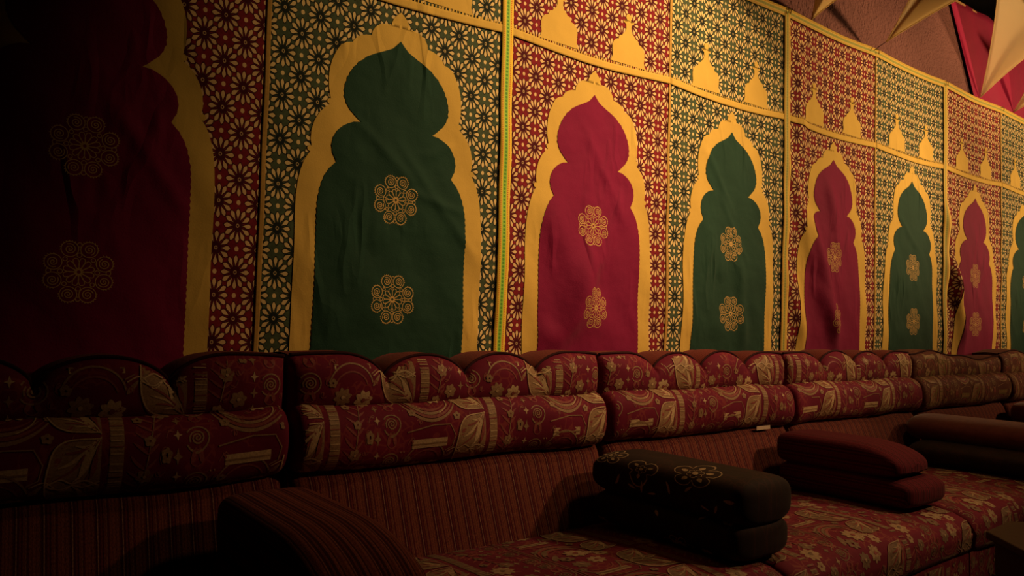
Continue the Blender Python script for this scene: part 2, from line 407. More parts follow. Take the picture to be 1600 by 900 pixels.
def wallsurf(off):
    def s(x, z):
        x = np.asarray(x, float); z = np.asarray(z, float)
        return np.stack([x, BACKY-disp(x, z)-off, z], 1)
    return s
def sag(x):            # the seam line dips between its fixings
    t = np.mod((x-P0)/PW, 1.0); return -.016*np.sin(PI*t)
IN = [(0, 1.790), (.012, 1.776), (.028, 1.763), (.056, 1.748), (.082, 1.737), (.106, 1.722), (.130, 1.702), (.150, 1.677), (.163, 1.651), (.171, 1.622), (.171, 1.595), (.161, 1.570), (.145, 1.552), (.128, 1.538), (.119, 1.530), (.140, 1.527), (.160, 1.519), (.182, 1.503),
      (.197, 1.484), (.205, 1.462), (.205, 1.440), (.198, 1.420), (.189, 1.406), (.202, 1.394), (.216, 1.376), (.228, 1.352), (.236, 1.325), (.241, 1.295), (.243, 1.26), (.244, 1.15), (.245, 1.0), (.246, BOTZ)]
OUT = [(0, 1.878), (.010, 1.870), (.022, 1.857), (.029, 1.842), (.031, 1.833), (.048, 1.833), (.066, 1.828), (.082, 1.815), (.091, 1.801), (.093, 1.788), (.110, 1.786), (.130, 1.778), (.145, 1.765), (.152, 1.754), (.170, 1.749), (.186, 1.738), (.196, 1.722), (.201, 1.712), (.210, 1.69), (.216, 1.665), (.218, 1.64), (.217, 1.61), (.212, 1.585), (.208, 1.567),
       (.224, 1.556), (.242, 1.537), (.256, 1.512), (.264, 1.485), (.266, 1.458), (.260, 1.430), (.272, 1.415), (.283, 1.395), (.291, 1.370), (.297, 1.340), (.301, 1.30), (.303, 1.25), (.304, 1.1), (.305, BOTZ)]
def silhouette(prof, cx, surf, jag=0.0, nc=40):
    zs = [p[1] for p in prof]; ws = [p[0] for p in prof]
    rows = []
    for (w0, z0), (w1, z1) in zip(prof, prof[1:]):
        k = max(1, int(abs(z1-z0)/.008))
        for i in range(k): rows.append((w0+(w1-w0)*i/k, z0+(z1-z0)*i/k))
    rows.append(prof[-1])
    X = []; Z = []
    for i, (wd, z) in enumerate(rows):
        wd = max(wd+(jag if i % 2 else -jag), .0005)
        for j in range(nc+1): X.append(cx-wd+2*wd*j/nc); Z.append(z)
    X = np.array(X); Z = np.array(Z); P = surf(X, Z); n = nc+1
    Fc = [(i*n+j, (i+1)*n+j, (i+1)*n+j+1, i*n+j+1) for i in range(len(rows)-1) for j in range(nc)]
    return P, Fc, 0, np.stack([X-cx, Z], 1)
def medallion_ink():
    k = Ink()
    for i in range(12):
        a = 2*PI*i/12+PI/12; d = np.array((math.cos(a), math.sin(a))); n = np.array((-d[1], d[0]))
        loop = []
        for t in range(9):
            s_ = t/8; r = .007+.021*s_; wd = .0058*math.sin(PI*min(1, s_*.62+.04))
            loop.append(d*r+n*wd)
        for t in range(5):
            aa = PI/2-PI*t/4; loop.append(d*(.028+.004*math.cos(aa))+n*.0055*math.sin(aa))
        for t in range(8, -1, -1):
            s_ = t/8; r = .007+.021*s_; wd = .0058*math.sin(PI*min(1, s_*.62+.04)); loop.append(d*r-n*wd)
        k.strip(loop, .0019, 0, 0)
    k.arc((0, 0), .0055, 0, 2*PI, .003, 0, 0)
    cs = [(.0195, .0515), (-.0195, .0515), (.0195, -.0515), (-.0195, -.0515), (.0515, .0205), (-.0515, .0205), (.0515, -.0205), (-.0515, -.0205)]
    for q, c in enumerate(cs):
        sg = 1 if q % 2 else -1
        k.spiral(c, .0125, 2.2, .0021, 0, 0, a0=q*.8, sgn=sg)
        k.arc(c, .0175, 0, 2*PI, .0019, 0, 0, n=22)
        a0 = math.atan2(c[1], c[0])
        for i in range(-4, 5):
            a = a0+i*.32; k.strip([(c[0]+.0178*math.cos(a), c[1]+.0178*math.sin(a)), (c[0]+.0205*math.cos(a+.08), c[1]+.0205*math.sin(a+.08))], .0016, 0, 0)
    for a in (0, PI/2, PI, 3*PI/2):
        c = (.060*math.cos(a), .060*math.sin(a)) if a in (0, PI) else (0, .062*math.sin(a))
        k.arc(c, .005, 0, 2*PI, .0018, 0, 0, n=10)
        k.arc((c[0]*.62, c[1]*.62), .005, 0, 2*PI, .0018, 0, 0, n=10)
    for i in range(4):
        a = PI/4+i*PI/2; k.arc((.040*math.cos(a), .040*math.sin(a)), .0045, 0, 2*PI, .0018, 0, 0, n=10)
    return k
MED = medallion_ink()
CROWN = [(.004, .192), (.013, .186), (.014, .176), (.010, .170), (.012, .164), (.028, .166), (.026, .158), (.014, .152), (.013, .135), (.018, .122), (.030, .112), (.034, .106), (.046, .103), (.051, .094), (.052, .088), (.066, .084), (.078, .072), (.083, .056), (.082, .038), (.080, .022), (.084, .010), (.092, .000)]
def flat_band(name, pts_w, off, mat, parent, uvmode='ribbon', solid=None):
    """strip along points [(x, z)], width w"""
    pts, wd = pts_w; V = []; uvs = []; n = len(pts); s_ = 0; K = 4
    xs = []; zs = []
    for i, p in enumerate(pts):
        a = pts[max(i-1, 0)]; b = pts[min(i+1, n-1)]; t = np.array(b)-np.array(a); t = t/np.linalg.norm(t); nn = np.array((-t[1], t[0]))
        if i: s_ += math.dist(p, pts[i-1])
        for k in range(K+1):
            q = np.array(p)+nn*wd*(k/K-.5); xs.append(q[0]); zs.append(q[1]); uvs.append((k/K, s_))
    P = wallsurf(off)(np.array(xs), np.array(zs))
    Fc = [(i*(K+1)+k, i*(K+1)+k+1, (i+1)*(K+1)+k+1, (i+1)*(K+1)+k) for i in range(n-1) for k in range(K)]
    o = mesh_obj(name, P, Fc, [mat], parent, uv=uvs)
    md = o.modifiers.new('thick', 'SOLIDIFY'); md.thickness = .0015; md.offset = 0
    return o
def side_trim_mat_is(n): return True
def panel(root, n, red, dx=0.0, dz=0.0, sx_=1.0):
    """one arch panel between seams n and n+1"""
    x0 = P0+n*PW; x1 = x0+PW; cx = (x0+x1)/2
    us = np.linspace(x0, x1, 67); vs = np.linspace(BOTZ, TOPZ, 150)
    # parts share the panel's own tilt and creases
    tops = lambda x, z: z + (sag(x)*.6)*smooth01((z-2.0)/.4)
    base = wallsurf(0)
    def surf(x, z): p = base(x, z); p[:, 2] = tops(x, z); return p
    V, Fc, uv = grid(surf, us, vs); uv[:, 0] -= cx
    nm = 'red' if red else 'green'
    pr = mesh_obj('printed_panel', V, Fc, [M['print_red' if red else 'print_green']], root, uv=uv)
    pr['label'] = '%s cotton panel printed with gold daisies' % nm
    md = pr.modifiers.new('thick', 'SOLIDIFY'); md.thickness = .002; md.offset = -1
    fit = lambda prof: [(w_*sx_, z_+dz*(z_ > BOTZ)) for w_, z_ in prof]
    cx += dx
    P, Fq, _, u = silhouette(fit(OUT), cx, wallsurf(.0022), .0)
    dots = Ink()
    for sx in (-1, 1):
        for dq, dz_ in ((.213, 1.572), (.266, 1.432)): dots.disc((cx+sx*dq*sx_, dz_+dz), .0085)
    P, Fq, fm_, u = join((P, Fq, 0, u), relief(dots, wallsurf(.0026), -.0003))
    bd = mesh_obj('arch_border', P, Fq, [M['gold_cloth']], pr, uv=u); bd['label'] = 'gold scalloped arch border'
    P, Fq, _, u = silhouette(fit(IN), cx, wallsurf(.0042), .0011)
    fl = mesh_obj('arch_field', P, Fq, [M['red_field' if red else 'green_field']], pr, uv=u); fl['label'] = 'plain %s arch field' % nm
    for mz in (1.320, 1.030):
        V, Fm, mm, u = relief(MED.moved(cx, mz+dz), wallsurf(.0052), -.0006)
        mo = mesh_obj('medallion', V, Fm, [M['thread_gold']], pr, uv=u, smooth=False)
    for sx in (-.172, .165):
        prof = [(w_, z+1.947+float(sag(cx+sx))*.9) for w_, z in CROWN]
        P, Fq, _, u = silhouette(prof, cx+sx, wallsurf(.0022), 0, 12)
        co = mesh_obj('dome_motif', P, Fq, [M['gold_cloth']], pr, uv=u)
    k = Ink()
    for i in range(62):
        xx = x0+.02+i*(PW-.04)/61; zz = 1.938+float(sag(xx))
        k.strip([(xx, zz), (xx+.001, zz+.010)], .0045 if i % 3 else .007)
    V, Fm, mm, u = relief(k, wallsurf(.0024), -.0003)
    tk = mesh_obj('stitch_row', V, Fm, [M['gold_cloth']], pr, uv=u, smooth=False)
    return pr
hang = [(-1, 'tent hanging at the left, its red arch in deep shadow beside a green one'),
        (1, 'tent hanging with two arches, just right of the bright yellow and green ribbon'),
        (3, 'tent hanging whose red arch is gathered in diagonal folds above the fourth sofa section'),
        (5, 'farthest tent hanging, its green arch cut by the right edge of the view')]
for n, lab in hang:
    xs0 = P0+n*PW; root = empty('tent_wall_hanging', (xs0+PW, BACKY, BOTZ), lab, 'wall hanging', 'appliqued tent hangings along the back wall')
    panel(root, n, True, *((-.018, .032, .955) if n == -1 else ())); panel(root, n+1, False)
    # gold band under the domes
    for q in (0, 1):
        a = xs0+q*PW; pts = [(a+PW*i/40, 1.925+float(sag(a+PW*i/40-1e-6))) for i in range(41)]
        flat_band('gold_band', (pts, .026), .0048, M['gold_cloth'], root)
    flat_band('centre_seam', ([(xs0+PW, BOTZ+(TOPZ-BOTZ)*i/90) for i in range(91)], .0125), .0030, M['seam'], root)
    top = [(xs0+2*PW*i/80, TOPZ+float(sag(xs0+2*PW*i/80))*.6) for i in range(81)]
    flat_band('top_ribbon', (top, .040), .0056, M['ribbon_dull'], root)
    flat_band('side_ribbon', ([(xs0+2*PW-.004, BOTZ+(TOPZ-BOTZ)*i/90) for i in range(91)], .044), .0058, M['ribbon' if n == -1 else 'ribbon_dull'], root)
    for q in (1, 2):
        hx = xs0+q*PW-.004
        tube('hook', [(hx, WALL+.004, TOPZ+.012), (hx, BACKY-.026, TOPZ+.014), (hx+.004, BACKY-.030, TOPZ+.002), (hx+.002, BACKY-.026, TOPZ-.010)], .003, M['metal'], root)

# crimson cloth on the wall above the hangings, at the far end
def drape_surf(x, z):
    x = np.asarray(x, float); z = np.asarray(z, float)
    return np.stack([x, WALL-.014-.006*np.sin(x*9+z*1.5)-.004*np.sin(x*23), z], 1)
V, Fc, uv = grid(drape_surf, np.linspace(4.72, 7.6, 80), np.linspace(2.36, 2.985, 16))
V[:, 0] += (2.985-V[:, 2])*.62*np.clip((6-V[:, 0])/1.3, 0, 1)
o = mesh_obj('wall_drape', V, Fc, [M['drape']], None, uv=uv)
md = o.modifiers.new('thick', 'SOLIDIFY'); md.thickness = .002; md.offset = -1
tag(o, 'crimson cloth covering the upper wall above the farthest hanging', 'drape')

# ------------------------------------------------------------------ stretched fabric stars
def star(tips, lab, bends=(.3, .3, .3), thick=.004):
    T = [np.array(t, float) for t in tips]; C = sum(T)/len(T); n = 18; out = []
    for a, b, bend in zip(T, T[1:]+T[:1], bends):
        ctrl = (a+b)/2*(1-bend)+C*bend
        for i in range(n):
            t = i/n; out.append((1-t)**2*a+2*t*(1-t)*ctrl+t*t*b)
    V = [C]; R = 10; m = len(out); Fc = []
    nrm = np.cross(T[1]-T[0], T[2]-T[0]); nrm /= np.linalg.norm(nrm)
    for r in range(1, R+1):
        f = r/R
        for p in out: V.append(C+(p-C)*f + nrm*.05*(1-f*f))
    V[0] = C+nrm*.05
    for k in range(m): Fc.append((0, 1+k, 1+(k+1) % m))
    for r in range(R-1):
        for k in range(m): Fc.append((1+r*m+k, 1+(r+1)*m+k, 1+(r+1)*m+(k+1) % m, 1+r*m+(k+1) % m))
    base = T[0]
    root = empty('fabric_star', tuple(base), lab, 'fabric star', 'stretched cream fabric stars under the ceiling')
    o = mesh_obj('stretch_panel', V, Fc, [M['star']], root)
    md = o.modifiers.new('thick', 'SOLIDIFY'); md.thickness = thick; md.offset = 0
    o.data.materials[0] = M['star']
    hem = [tuple(p) for p in out]+[tuple(out[0])]
    tube('edge_hem', hem, .0035, M['star'], root, 6)
    return root
s1 = star([(3.287, 2.018, 2.447), (2.51, 1.5, 2.512), (2.842, 1.35, 2.372)], 'small cream cloth star tip leftmost of the row, half off the top of the view')
s2 = star([(3.827, 1.93, 2.449), (3.159, 1.35, 2.706), (3.786, 1.2, 2.613)], 'long cream cloth star tied by a dark string to the corner of the hanging')
s3 = star([(5.170, 2.015, 2.449), (4.625, 1.7, 2.993), (5.292, 1.25, 2.925)], 'largest cream cloth star at the top right, pointing straight down to the yellow ribbon', (.12, .85, .55))
s4 = star([(5.68, 2.015, 2.449), (5.351, 1.75, 2.792), (5.744, 1.3, 2.683)], 'cream cloth star tip cut by the right edge of the view', (.3, .7, .5))
tube('string', [(3.827, 1.93, 2.449), (3.80, 1.95, 2.425), (3.765, 1.962, 2.398)], .0022, M['piping'], s2)

# ------------------------------------------------------------------ brocade drawing (one repeat, 0.47 m wide, 0.30 m high)
TW, TH = .47, .30
def brocade_tile(br=1, du=2, ro=3):
    k = Ink()
    # ribbed bar
    k.strip([(.024, .005+.02*i) for i in range(15)], .026, du, 0)
    for i in range(24): k.strip([(.012, .010+i*.0118), (.036, .010+i*.0118)], .0022, br if i % 4 else ro, 1)
    k.strip([(.041, 0), (.041, .29)], .003, br, 1)
    # sprigs and flowers
    k.flower((.075, .275), .030, 9, br, 0, du); k.flower((.112, .238), .022, 7, du, 0, br)
    k.flower((.078, .10), .017, 6, du, 0, br); k.flower((.105, .045), .019, 6, du, 0, br); k.flower((.062, .02), .015, 6, br)
    for i in range(9):
        y = .225-.022*i; k.petal((.098-.004*i, y), PI*.80, .036, .006, ro); k.petal((.098-.004*i, y), PI*.22, .026, .006, ro)
    k.strip([(.102-.004*i, .24-.022*i) for i in range(10)], .0022, du, 1)
    # column of four-pointed beads
    for i in range(8): k.star4((.140, .280-.037*i), .0115, br if i % 2 else du)
    # scroll column
    for y in (.245, .16, .075, .0):
        k.spiral((.180, y), .017, 2.5, .0034, du, 0, a0=.5); k.arc((.180, y), .025, -2.6, 2.6, .0034, du); k.arc((.180, y-.034), .012, 0, 6.28, .0026, ro)
        k.petal((.168, y-.040), 1.2, .024, .010, ro); k.petal((.192, y-.040), 1.9, .024, .010, ro)
    for x in (.208, .217): k.strip([(x, .0), (x+.001, .10), (x-.001, .2), (x, .30)], .0026, du, 1)
    # crescents
    for i, (r, m_) in enumerate(((.088, du), (.079, ro), (.070, du), (.060, ro))):
        n = 16; a0, a1 = -2.95, -.35-.10*i
        k.strip([(.300+r*math.cos(a0+(a1-a0)*t/n), .262+r*1.12*math.sin(a0+(a1-a0)*t/n)) for t in range(n+1)],
                [.0012+.0075*math.sin(PI*t/n) for t in range(n+1)], m_, i % 2)
    k.petal((.228, .285), -.9, .06, .018, du); k.petal((.232, .235), -.75, .055, .012, du, 1)
    k.flower((.318, .255), .034, 9, br, 1, ro); k.flower((.262, .287), .022, 7, du, 1); k.arc((.300, .235), .055, -1.2, 1.1, .0025, br, 1)
    # pale bar with a vine curling around it
    k.strip([(.240, .118), (.342, .118)], .020, br, 0); k.strip([(.240, .118), (.342, .118)], .003, du, 1)
    k.strip([(.225, .140), (.30, .152), (.350, .150), (.366, .130), (.360, .105), (.340, .095)], .0026, du, 1)
    k.arc((.285, .062), .060, .2, PI-.1, .004, du, 0); k.arc((.285, .056), .046, .3, PI-.3, .004, ro, 0)
    k.flower((.262, .040), .024, 8, du, 0, br); k.flower((.320, .030), .026, 8, br, 0, ro); k.petal((.345, .065), .9, .035, .010, du)
    for i in range(5): k.petal((.352, .275-.0*i), -2.2+i*.45, .024, .006, br)
    k.flower((.372, .290), .020, 7, br)
    # big lobed leaf against the next bar
    def spl(P, m=5):
        P = [np.array(p, float) for p in P]; o = []
        for i in range(len(P)-1):
            p0, p1, p2, p3 = P[max(i-1, 0)], P[i], P[i+1], P[min(i+2, len(P)-1)]
            for t in range(m):
                t /= m; o.append(.5*((2*p1)+(-p0+p2)*t+(2*p0-5*p1+4*p2-p3)*t*t+(-p0+3*p1-3*p2+p3)*t**3))
        return o+[P[-1]]
    def leaf(f, oy):
        Y = lambda y: oy+f*y
        out = spl([(.466, Y(.075)), (.440, Y(.088)), (.418, Y(.082)), (.398, Y(.092)), (.378, Y(.084)), (.371, Y(.078))], 4)+spl([(.371, Y(.078)), (.374, Y(.05)), (.384, Y(.025)), (.398, Y(.012)), (.418, Y(.006)), (.466, Y(.004))], 4)[1:]
        k.poly(out, du, 0, 14, 9)
        k.strip([p*np.array((1, 1)) for p in out], .0030, br, 2)
        root_ = np.array((.466, Y(.0)))
        for i, (tx, ty, m_) in enumerate(((.385, .070, ro), (.392, .048, br), (.404, .030, ro), (.418, .076, br), (.437, .078, ro), (.420, .018, br))):
            e = np.array((tx, Y(ty))); mid = (root_+e)/2+np.array((.0, f*.010))
            k.strip(spl([e, mid, root_], 5), [.0012+.0034*math.sin(PI*min(1, q/10+.05)) for q in range(11)], m_, 1)
        k.petal((.452, Y(.015)), f*2.0, .058, .014, br, 1); k.petal((.458, Y(.03)), f*1.8, .04, .010, ro, 2)
    leaf(1, .178); leaf(-1, .172)
    leaf(1, .012)
    k.strip(spl([(.345, .09), (.372, .10), (.40, .075), (.43, .10), (.46, .085)]), .0028, br, 1)
    for q in range(26):
        x = .055+.0157*((q*11) % 26); y = .01+.29*((q*7 % 26)/26.); a = q*1.9
        k.strip([(x+.014*math.cos(a+t*.5)*t/4, y+.016*math.sin(a+t*.6)*t/4) for t in range(1, 6)], .0022, ro, 0)
        k.petal((x, y), a+2, .014, .0045, ro, 0)
    for x, y in ((.085, .16), (.064, .215), (.118, .135), (.235, .075), (.378, .225), (.372, .17), (.24, .19)): k.flower((x, y), .0115, 5, du, 1)
    return k
TILE = brocade_tile()
def tiled(u0, u1, v0, v1, ou=0., ov=0.):
    o = Ink()
    i0 = math.floor((u0-ou)/TW); i1 = math.ceil((u1-ou)/TW); j0 = math.floor((v0-ov)/TH); j1 = math.ceil((v1-ov)/TH)
    for i in range(i0, i1):
        for j in range(j0, j1): o.q += TILE.moved(ou+i*TW, ov+j*TH).q
    return o

# ------------------------------------------------------------------ lofted pads (closed cross-section swept along an axis, rounded ends)
def roll_surf(x0, x1, cy, cz, ry, rz, p=2.4, end=9, sagz=.0, tilt=0.0):
    """u = x in metres, v = metres round the section, from the back top over the front"""
    per = 2*PI*math.sqrt((ry*ry+rz*rz)/2); L = x1-x0
    def s(u, v):
        u = np.asarray(u, float); v = np.asarray(v, float)
        t = np.clip(2*(u-x0)/L-1, -1, 1); sc = np.power(np.maximum(1-np.abs(t)**end, 0), 1/3.2)
        a = PI/2+2*PI*(v/per)
        c = np.cos(a); d = np.sin(a)
        y = cy+ry*np.sign(c)*np.abs(c)**(2/p)*sc; z = cz+rz*np.sign(d)*np.abs(d)**(2/p)*sc + .004*np.sin(u*11)+tilt*(y-cy)
        return np.stack([u, y-.004*np.sin(u*17+z*20)*sc, z], 1)
    return s, per
def warp(x0, x1, n):   # denser stations at the ends
    t = np.linspace(-1, 1, n); t = np.sin(t*PI/2*.96)/math.sin(PI/2*.96); t[0], t[-1] = -1, 1
    return (x0+x1)/2+(x1-x0)/2*t

def back_roll(parent, x0, x1, fab, ou, mats):
    s, per = roll_surf(x0+.004, x1-.004, 1.80, .678, .078, .083, 2.5, 56)
    us = warp(x0+.004, x1-.004, 90); vs = np.linspace(0, per, 49)
    V, Fc, uv = grid(s, us, vs)
    ink = tiled(x0, x1, -.04, .26, ou, -.04)
    # the repeat runs downward from the top of the roll: v grows toward the front, so mirror it
    ink2 = Ink(); ink2.q = [(tuple(np.array((p[0], .22-p[1])) for p in q)[::-1], m, l) for q, m, l in ink.q]
    R = relief(ink2, s, -.0007, lambda u, v: (u > x0+.022) & (u < x1-.022) & (v > -.03) & (v < .25))
    V, Fc, fm, uv = join((V, Fc, 0, uv), R)
    return mesh_obj('back_roll', V, Fc, mats, parent, fm=fm, uv=uv)

def scallop_top(x, x0, x1, seed, wavy=False):
    t = (x-x0)/(x1-x0)*4; i = np.floor(np.clip(t, 0, 3.999)); f = t-i
    if wavy:
        return .858+.018*np.sin((x-x0)*5.4+.6)-.006*np.sin((x-x0)*17+1)-.010*np.exp(-((x-x1)/.22)**2)
    g = 2*f-1
    g = np.where((i == 0) & (g < 0), g*.30, g); g = np.where((i == 3) & (g > 0), g*.38, g)
    return .818+.062*np.power(np.maximum(1-np.abs(g)**2.0, 0), .62)+.003*np.sin(i*2.3+seed)
def headrest(parent, x0, x1, seed, ou, mats, wavy=False):
    x0 += .006; x1 -= .006; zb = .748
    root = bpy.data.objects.new('scalloped_headrest', None) if False else None
    us = np.linspace(x0, x1, 161)
    def front(u, z):
        u = np.asarray(u, float); z = np.asarray(z, float); zt = scallop_top(u, x0, x1, seed, wavy)
        t = np.clip((z-zb)/(zt-zb), 0, 1); tt = (u-x0)/(x1-x0)
        e = np.power(np.clip(1-np.abs(2*tt-1)**26, 0, 1), .5)
        q = np.mod(tt*4, 1); puff = .012*np.sin(PI*q)*(0 if wavy else 1)
        y = 1.800-(.034+puff)*np.power(np.clip(1-np.abs(2*t-.9)**3/1.331, 0, 1), .7)*e
        return np.stack([u, y, z], 1)
    # front face
    rows = 16; U = np.repeat(us, rows+1); T = np.tile(np.linspace(0, 1, rows+1), len(us))
    Z = zb+T*(scallop_top(U, x0, x1, seed, wavy)-zb); P = front(U, Z)
    Fc = [(i*(rows+1)+j, (i+1)*(rows+1)+j, (i+1)*(rows+1)+j+1, i*(rows+1)+j+1) for i in range(len(us)-1) for j in range(rows)]
    uv = np.stack([U, Z], 1)
    ink = tiled(x0, x1, zb, .9, ou, zb-.010)
    R = relief(ink, front, .0008, lambda u, z: (u > x0+.006) & (u < x1-.006) & (z > zb+.004) & (z < scallop_top(u, x0, x1, seed, wavy)-.006))
    # back + ends closed
    n = len(us); zt = scallop_top(us, x0, x1, seed, wavy)
    bk = np.concatenate([np.stack([us, np.full(n, 1.80), np.full(n, zb)], 1), np.stack([us, np.full(n, 1.935), np.full(n, zb)], 1), np.stack([us, np.full(n, 1.935), zt+.001], 1)])
    Fb = [(i, i+1, n+i+1, n+i) for i in range(n-1)]+[(n+i, n+i+1, 2*n+i+1, 2*n+i) for i in range(n-1)]
    V, Fq, fm, u = join((P, Fc, 0, uv), (bk, Fb, 0, bk[:, [0, 2]]), R)
    h = mesh_obj('scalloped_headrest', V, Fq, mats, parent, fm=fm, uv=u)
    # gusset: cloth carried from the front edge back to the wall, slightly domed
    K = 8; G = []; gu = []
    for i, x in enumerate(us):
        for k in range(K+1):
            f = k/K; G.append((x, 1.795+.142*f, zt[i]+.006*math.sin(PI*min(1, f*1.1)))); gu.append((f*.17, x))
    Fg = [(i*(K+1)+k, (i+1)*(K+1)+k, (i+1)*(K+1)+k+1, i*(K+1)+k+1) for i in range(n-1) for k in range(K)]
    m = len(G)
    for xx, z_ in ((x0, zt[0]), (x1, zt[-1])):
        b = len(G); G += [(xx, 1.80, zb), (xx, 1.935, zb), (xx, 1.935, z_), (xx, 1.80, z_)]; gu += [(0, 0), (.17, 0), (.17, .1), (0, .1)]; Fg.append((b, b+1, b+2, b+3))
    g = mesh_obj('gusset', G, Fg, [M['brocade_brown'] if wavy else M['rust']], h, uv=gu); g['label'] = 'rust coloured side of the scalloped headrest'
    tube('piping', [(x, 1.797, z+.002) for x, z in zip(us, zt)], .0042, M['piping'], h, 6)
    return h

def backrest(parent, x0, x1, mat):
    x0 += .004; x1 -= .004
    def s(u, v):
        u = np.asarray(u, float); v = np.asarray(v, float); t = v/.27; tt = (u-x0)/(x1-x0)
        e = np.power(np.clip(1-np.abs(2*tt-1)**30, 0, 1), .5)
        y = 1.815-(.045*e)*np.power(np.clip(t*6, 0, 1), .5)-.105*t*e; z = .618-.262*t
        return np.stack([u, y-.004*np.sin(u*6+1)*t, z], 1)
    V, Fc, uv = grid(s, warp(x0, x1, 70), np.linspace(0, .27, 24))
    n = 24; b = len(V)
    bk = np.array([(x0, 1.95, .618), (x1, 1.95, .618), (x1, 1.95, .35), (x0, 1.95, .35)])
    V2, F2, fm, uv2 = join((V, Fc, 0, uv), (bk, [(0, 1, 2, 3)], 0, bk[:, [0, 2]]),
                           (np.array([(x0, 1.815, .618), (x1, 1.815, .618), (x1, 1.95, .618), (x0, 1.95, .618)]), [(0, 1, 2, 3)], 0, np.zeros((4, 2))))
    return mesh_obj('striped_backrest', V2, F2, [mat], parent, uv=uv2)

SEATP = [(1.74, .372), (1.60, .388), (1.40, .398), (1.22, .398), (1.14, .390), (1.105, .376), (1.088, .352), (1.083, .32), (1.088, .28), (1.10, .262)]
def seat(parent, x0, x1, mats, ou):
    x0 += .004; x1 -= .004
    pr = np.array(SEATP); sl = np.concatenate([[0], np.cumsum(np.hypot(*np.diff(pr, axis=0).T))]); L = sl[-1]
    def s(u, v):
        u = np.asarray(u, float); v = np.asarray(v, float)
        y = np.interp(v, sl, pr[:, 0]); z = np.interp(v, sl, pr[:, 1]); tt = (u-x0)/(x1-x0)
        e = 1-np.power(np.clip(1-np.abs(2*tt-1)**24, 0, 1), .5)
        z = z-.022*e*(z > .33)+.004*np.sin(u*8)*np.sin(v*9); y = y+.016*e*(v > .6)
        return np.stack([u, y, z], 1)
    vs = np.unique(np.concatenate([np.linspace(0, sl[4], 30), np.linspace(sl[4], L, 20)]))
    V, Fc, uv = grid(s, warp(x0, x1, 80), vs)
    ink = tiled(x0, x1, 0, L, ou, .03)
    R = relief(ink, s, -.0008, lambda u, v: (u > x0+.01) & (u < x1-.01) & (v > .01) & (v < L-.005))
    ends = []
    for xx in (x0, x1):
        k = len(SEATP); ends.append((np.array([(xx, y, min(z, z-.02 if z > .33 else z)) for y, z in SEATP]+[(xx, 1.74, .262)]), [tuple(range(k+1))], 0, np.zeros((k+1, 2))))
    V, Fq, fm, u = join((V, Fc, 0, uv), R, *ends)
    return mesh_obj('seat_cushion', V, Fq, mats, parent, fm=fm, uv=u)
def base(parent, x0, x1, mats, ou):
    def s(u, v): u = np.asarray(u, float); v = np.asarray(v, float); return np.stack([u, 1.105+.004*np.sin(u*9)+0*v, .262-v], 1)
    V, Fc, uv = grid(s, np.linspace(x0+.004, x1-.004, 30), np.linspace(0, .26, 10))
    R = relief(tiled(x0, x1, 0, .26, ou, -.2), s, -.0008, lambda u, v: (u > x0+.01) & (u < x1-.01) & (v > .01) & (v < .25))
    bx, bf = boxmesh(x0+.004, x1-.004, 1.112, 1.95, .0, .35 if False else .262)
    V, Fq, fm, u = join((V, Fc, 0, uv), R, (np.array(bx), bf, 0, np.array(bx)[:, :2]))
    return mesh_obj('upholstered_base', V, Fq, mats, parent, fm=fm, uv=u)

SEAMS = [-.345, .692, 1.717, 2.733, 3.785, 4.83, 5.87, 6.9]
red_mats = [M['brocade'], M['bright'], M['dull'], M['rose']]
seat_mats = [M['brocade_seat'], M['seat_light'], M['seat_dull'], M['rose']]
brown_mats = [M['brocade_brown'], M['dull_brown'], M['dull'], M['rose']]
labs = ['red brocade sofa section at the far left, mostly in shadow behind the striped armrest',
        'red brocade sofa section between the nearest striped armrest and the dark flowered bolster',
        'red brocade sofa section behind the dark flowered bolster, a white tag under its back roll',
        'red brocade sofa section between the two stacked red armrest pads and the brown sofa',
        'brown floral sofa section with an unscalloped wavy top edge, right of the red sofas',
        'brown floral sofa section cut by the right edge of the view',
        'brown floral sofa section beyond the right edge, last in the row']
BR = [.808-.043, 0]
for i in range(6):
    x0, x1 = SEAMS[i], SEAMS[i+1]; brown = i >= 4
    root = empty('sofa_section', ((x0+x1)/2, 1.5, 0), labs[i], 'sofa', 'brown floral sofa sections' if brown else 'red brocade sofa sections')
    rm = brown_mats if brown else red_mats
    ou = (.81-.045) if i < 2 else (2.07-.045-TW if i == 2 else 3.0)
    base(root, x0, x1, seat_mats, .1*i)
    seat(root, x0, x1, seat_mats, .23+.31*i)
    backrest(root, x0, x1, M['stripe'])
    r = back_roll(root, x0, x1, None, ou, rm)
    headrest(root, x0, x1, i*1.7, .56+(x0-.692)+(.09 if i == 2 else .17 if i == 3 else 0), rm, brown)
    if i == 2:
        V, Fc = boxmesh(2.50, 2.585, 1.748, 1.7495, .590, .604); mesh_obj('care_tag', V, Fc, [M['tag']], root, smooth=False)['label'] = 'white cloth tag'

